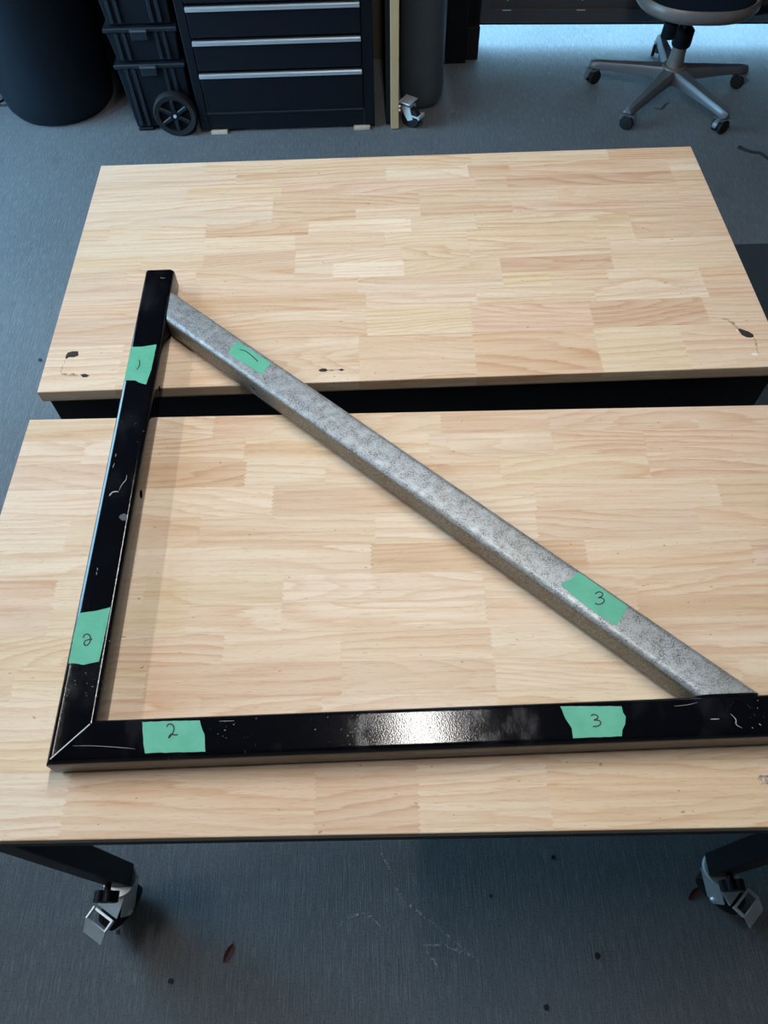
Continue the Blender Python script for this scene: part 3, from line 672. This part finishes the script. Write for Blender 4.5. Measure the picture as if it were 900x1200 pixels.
# ------------------------------------------------------------------ office chair
cx, cy = 1.757, 1.637
t = empty('office_chair', (cx, cy, 0), 0, label='office chair with grey five-star base and brown-rimmed seat', cat='chair')
ANG = CHAIR_ANG = [158, 227, 297, 8, 84]
bm = bmesh.new(); cyl(bm, (0, 0, .088), .046, .060, 'Z', 28, bev=.006)
obj('base_hub', bm, M['chair'], t, smooth=True)
RA = .305
for a, wa in zip(ANG, (25, -35, 30, 140, 70)):
    bm = bmesh.new(); m = Matrix.Rotation(R(a), 4, 'Z')
    sec = [(.030, .028, .066, .112), (.12, .024, .066, .104), (.22, .020, .064, .094), (.29, .018, .062, .088), (.318, .016, .062, .084), (.326, .009, .064, .080)]
    rings = []
    for x, wd, z0, z1 in sec:
        rings.append([bm.verts.new(q) for q in ((x, -wd, z0), (x, wd, z0), (x, wd, z1 - .010), (x, wd - .008, z1), (x, -wd + .008, z1), (x, -wd, z1 - .010))])
    for p_, q_ in zip(rings, rings[1:]):
        for k_ in range(6): bm.faces.new([p_[k_], p_[(k_ + 1) % 6], q_[(k_ + 1) % 6], q_[k_]])
    bm.faces.new(rings[0][::-1]); bm.faces.new(rings[-1])
    bmesh.ops.transform(bm, matrix=m, verts=bm.verts); obj('base_arm', bm, M['chairdark'], t, smooth=True)
    m2 = Matrix.Rotation(R(a), 4, 'Z') @ Matrix.Translation((RA, 0, 0)) @ Matrix.Rotation(R(wa - a), 4, 'Z')
    bm = bmesh.new(); cyl(bm, (0, 0, .055), .006, .022, 'Z', 10)
    n_ = 12; y0_, y1_ = -.009, .009
    pa = [(.034 * math.cos(math.pi * q / n_) - .004, .028 + .032 * math.sin(math.pi * q / n_)) for q in range(n_ + 1)]
    A = [bm.verts.new((x, y0_, z)) for x, z in pa]; B = [bm.verts.new((x, y1_, z)) for x, z in pa]
    bm.faces.new(A[::-1]); bm.faces.new(B)
    for q in range(n_ + 1): bm.faces.new([A[q], A[(q + 1) % (n_ + 1)], B[(q + 1) % (n_ + 1)], B[q]])
    bmesh.ops.transform(bm, matrix=m2, verts=bm.verts); c = obj('caster', bm, M['chairdark'], t)
    for s in (-1, 1):
        bm = bmesh.new(); cyl(bm, (0, s * .0165, .0265), .0265, .014, 'Y', 24, bev=.004); bmesh.ops.transform(bm, matrix=m2, verts=bm.verts); obj('wheel', bm, M['rubber'], c, smooth=True)
        bm = bmesh.new(); box(bm, -.028, .024, s * .0165 - .0075, s * .0165 + .0075, .0545, .0575, bev=.001); bmesh.ops.transform(bm, matrix=m2, verts=bm.verts); obj('hood', bm, M['chairdark'], c)
bm = bmesh.new(); lathe(bm, [(0, .10), (.034, .10), (.028, .16), (.027, .192), (0, .192)], seg=28); obj('lower_column', bm, M['chair'], t, smooth=True)
bm = bmesh.new(); lathe(bm, [(0, .190), (.034, .190), (.037, .197), (.036, .246), (.028, .254), (0, .254)], seg=28); obj('column_collar', bm, M['plastic'], t, smooth=True)
bm = bmesh.new(); lathe(bm, [(0, .252), (.014, .252), (.014, .312), (0, .312)], seg=20); obj('gas_lift', bm, M['plastic'], t, smooth=True)
bm = bmesh.new(); box(bm, -.11, .09, -.10, .14, .311, .338, bev=.006); obj('seat_mechanism', bm, M['plastic'], t)
bm = bmesh.new(); lathe(bm, [(0, .262), (.025, .262), (.028, .268), (.027, .312), (.012, .322), (0, .325)], seg=20); bmesh.ops.translate(bm, verts=bm.verts, vec=(-.092, -.085, 0)); obj('tension_knob', bm, M['plastic'], t, smooth=True)
obj('knob_bracket', bx(-.105, -.079, -.095, -.06, .315, .330, bev=.002), M['plastic'], t)
def superell(a, b, n=3.0, k=48):
    a *= .87 if n == 2.6 else 1
    return [(a * math.copysign(abs(math.cos(2 * math.pi * i / k)) ** (2 / n), math.cos(2 * math.pi * i / k)), b * math.copysign(abs(math.sin(2 * math.pi * i / k)) ** (2 / n), math.sin(2 * math.pi * i / k))) for i in range(k)]
def pad(levels, off, rot, n=3.0, closed=True):
    bm = bmesh.new(); rs = []
    for a, b, z in levels: rs.append([bm.verts.new((x, y, z)) for x, y in superell(a, b, n)])
    for p_, q_ in zip(rs, rs[1:]):
        for i in range(48): bm.faces.new([p_[i], p_[(i + 1) % 48], q_[(i + 1) % 48], q_[i]])
    if closed: bm.faces.new(rs[0][::-1]); bm.faces.new(rs[-1])
    else:
        for i in range(48): bm.faces.new([rs[-1][i], rs[-1][(i + 1) % 48], rs[0][(i + 1) % 48], rs[0][i]])
    bmesh.ops.rotate(bm, verts=bm.verts, cent=(0, 0, 0), matrix=Matrix.Rotation(rot, 3, 'Z')); bmesh.ops.translate(bm, verts=bm.verts, vec=off)
    return bm
SO = (.010, .055, 0); SR = R(-4)
obj('seat_trim', pad([(.225, .215, .335), (.252, .242, .343), (.264, .254, .358), (.264, .254, .380), (.256, .246, .390), (.247, .237, .385), (.243, .233, .355)], SO, SR, 2.6, False), M['chair'], t, smooth=True)
obj('seat_cushion', pad([(.225, .215, .338), (.241, .231, .365), (.238, .228, .376), (.205, .195, .386), (.08, .07, .390)], SO, SR, 2.6), M['cush'], t, smooth=True)
bm = bmesh.new(); tube(bm, smooth_line([(.10, .02, .322), (.25, .0, .320), (.325, -.01, .36), (.345, -.01, .47), (.34, 0, .60)]), [.032] * 6 + [.042] * 6 + [.030] * 5, 10); obj('armrest_bracket', bm, M['plastic'], t, smooth=True)
obj('armrest', bx(.31, .375, -.10, .16, .595, .625, bev=.012, seg=3), M['plastic'], t)
bm = bmesh.new(); tube(bm, smooth_line([(.01, .12, .322), (.01, .30, .322), (.01, .345, .38), (.01, .355, .62)]), .020, 10); obj('back_bracket', bm, M['plastic'], t, smooth=True)
bm = pad([(.19, .24, 0), (.215, .265, .015), (.215, .265, .035), (.19, .24, .055)], (0, 0, 0), 0, 2.8)
bmesh.ops.rotate(bm, verts=bm.verts, cent=(0, 0, 0), matrix=Matrix.Rotation(R(88), 3, 'X')); bmesh.ops.translate(bm, verts=bm.verts, vec=(.01, .325, .72)); obj('backrest', bm, M['cush'], t, smooth=True)

# ------------------------------------------------------------------ small things on the floor
tag(obj('floor_mat', bx(1.26, 2.5, -.45, .689, 0.0005, .010, bev=.003), M['rug']), 'black textured floor mat right of the rear workbench', 'mat')
bm = bmesh.new(); pts = smooth_line([(x, y, .006) for x, y in [(1.9419, 1.2513), (1.9581, 1.2343), (1.9812, 1.217), (2.0111, 1.2074), (2.0223, 1.1831), (2.0333, 1.159), (2.0501, 1.1386), (2.11, 1.09)]])
tube(bm, pts, [.0085 if i < 3 else .0062 for i in range(len(pts))], 8, .65)
tag(obj('rubber_strip', bm, M['cord'], smooth=True), 'short wavy black rubber strip on the floor by the chair', 'strip')
bm = bmesh.new(); tube(bm, smooth_line([(-1.25, 1.60, .004), (-1.0619, 1.6395, .004), (-0.9978, 1.6843, .004), (-0.972, 1.7122, .004), (-.945, 1.7105, .004)]), .0038, 8)
tube(bm, smooth_line([(-1.12, 1.70, .004), (-1.0297, 1.7255, .004), (-0.9781, 1.7374, .004), (-0.9643, 1.7717, .004), (-0.952, 1.7909, .004)]), .0038, 8)
tag(obj('power_cable', bm, M['cord'], smooth=True), 'thin black cable looped on the floor left of the bin', 'cable')
def leaf(loc, L, ang, lab):
    bm = bmesh.new(); n = 8; top = []; 
    for i in range(n + 1):
        u = i / n; wd = L * .17 * math.sin(math.pi * min(1, u * .95 + .03)) ** .8; x = (u - .5) * L
        top.append([bm.verts.new((x, wd, .0025 + .0015 * math.sin(3 * u))), bm.verts.new((x, 0, .001)), bm.verts.new((x, -wd, .0028))])
    for a, b in zip(top, top[1:]):
        for k in (0, 1): bm.faces.new([a[k], a[k + 1], b[k + 1], b[k]])
    bmesh.ops.solidify(bm, geom=bm.faces[:], thickness=.0005)
    t = empty('dry_leaf', loc, ang, label=lab, cat='leaf')
    obj('leaf_blade', bm, M['leaf'], t); bm = bmesh.new(); tube(bm, [(L * .46, 0, .0012), (L * .62, .002, .0014)], .0006, 6); obj('stem', bm, M['leaf'], t)
leaf((0.2007, -1.3243, .0006), .036, R(62), 'small red-brown dry leaf on the floor below the taped corner')
leaf((1.1231, -1.2545, .0006), .036, R(38), 'small red-brown dry leaf on the floor beside the right caster')
rj = random.Random(3)
SP = [((-0.0206, -1.2804), .010, 'dark crumb on the floor just below the left caster'), ((0.0935, -1.3666), .010, 'dark crumb on the floor at the lower left, left of the dry leaf'),
      ((0.8531, -1.1792), .009, 'dark crumb on the floor close under the front bench edge'), ((0.9112, -1.3537), .012, 'dark crumb on the floor at the lower right'),
      ((0.7179, -1.2444), .008, 'dark crumb on the floor right of the pale scuff mark'), ((0.8006, -1.4318), .011, 'dark crumb on the floor nearest the bottom edge of the photo'),
      ((-0.5017, 0.2703), .012, 'dark crumb on the blue-lit floor left of the benches')]
for (x, y), r_, lab in SP:
    bm = bmesh.new(); k = 7; slab(bm, [(r_ * rj.uniform(.35, .6) * math.cos(2 * math.pi * i / k), r_ * rj.uniform(.35, .6) * math.sin(2 * math.pi * i / k)) for i in range(k)], .0003, .003)
    tag(obj('floor_crumb', bm, M['chip'], loc=(x, y, 0)), lab, 'crumb')
bm = bmesh.new(); bmesh.ops.create_icosphere(bm, subdivisions=2, radius=.010)
for v in bm.verts: v.co *= rj.uniform(.8, 1.1); v.co.z *= .6
tag(obj('pebble', bm, M['pebble'], loc=(.8806, 1.5509, .0055)), 'small grey pebble on the floor right of the grey cylinder', 'pebble')
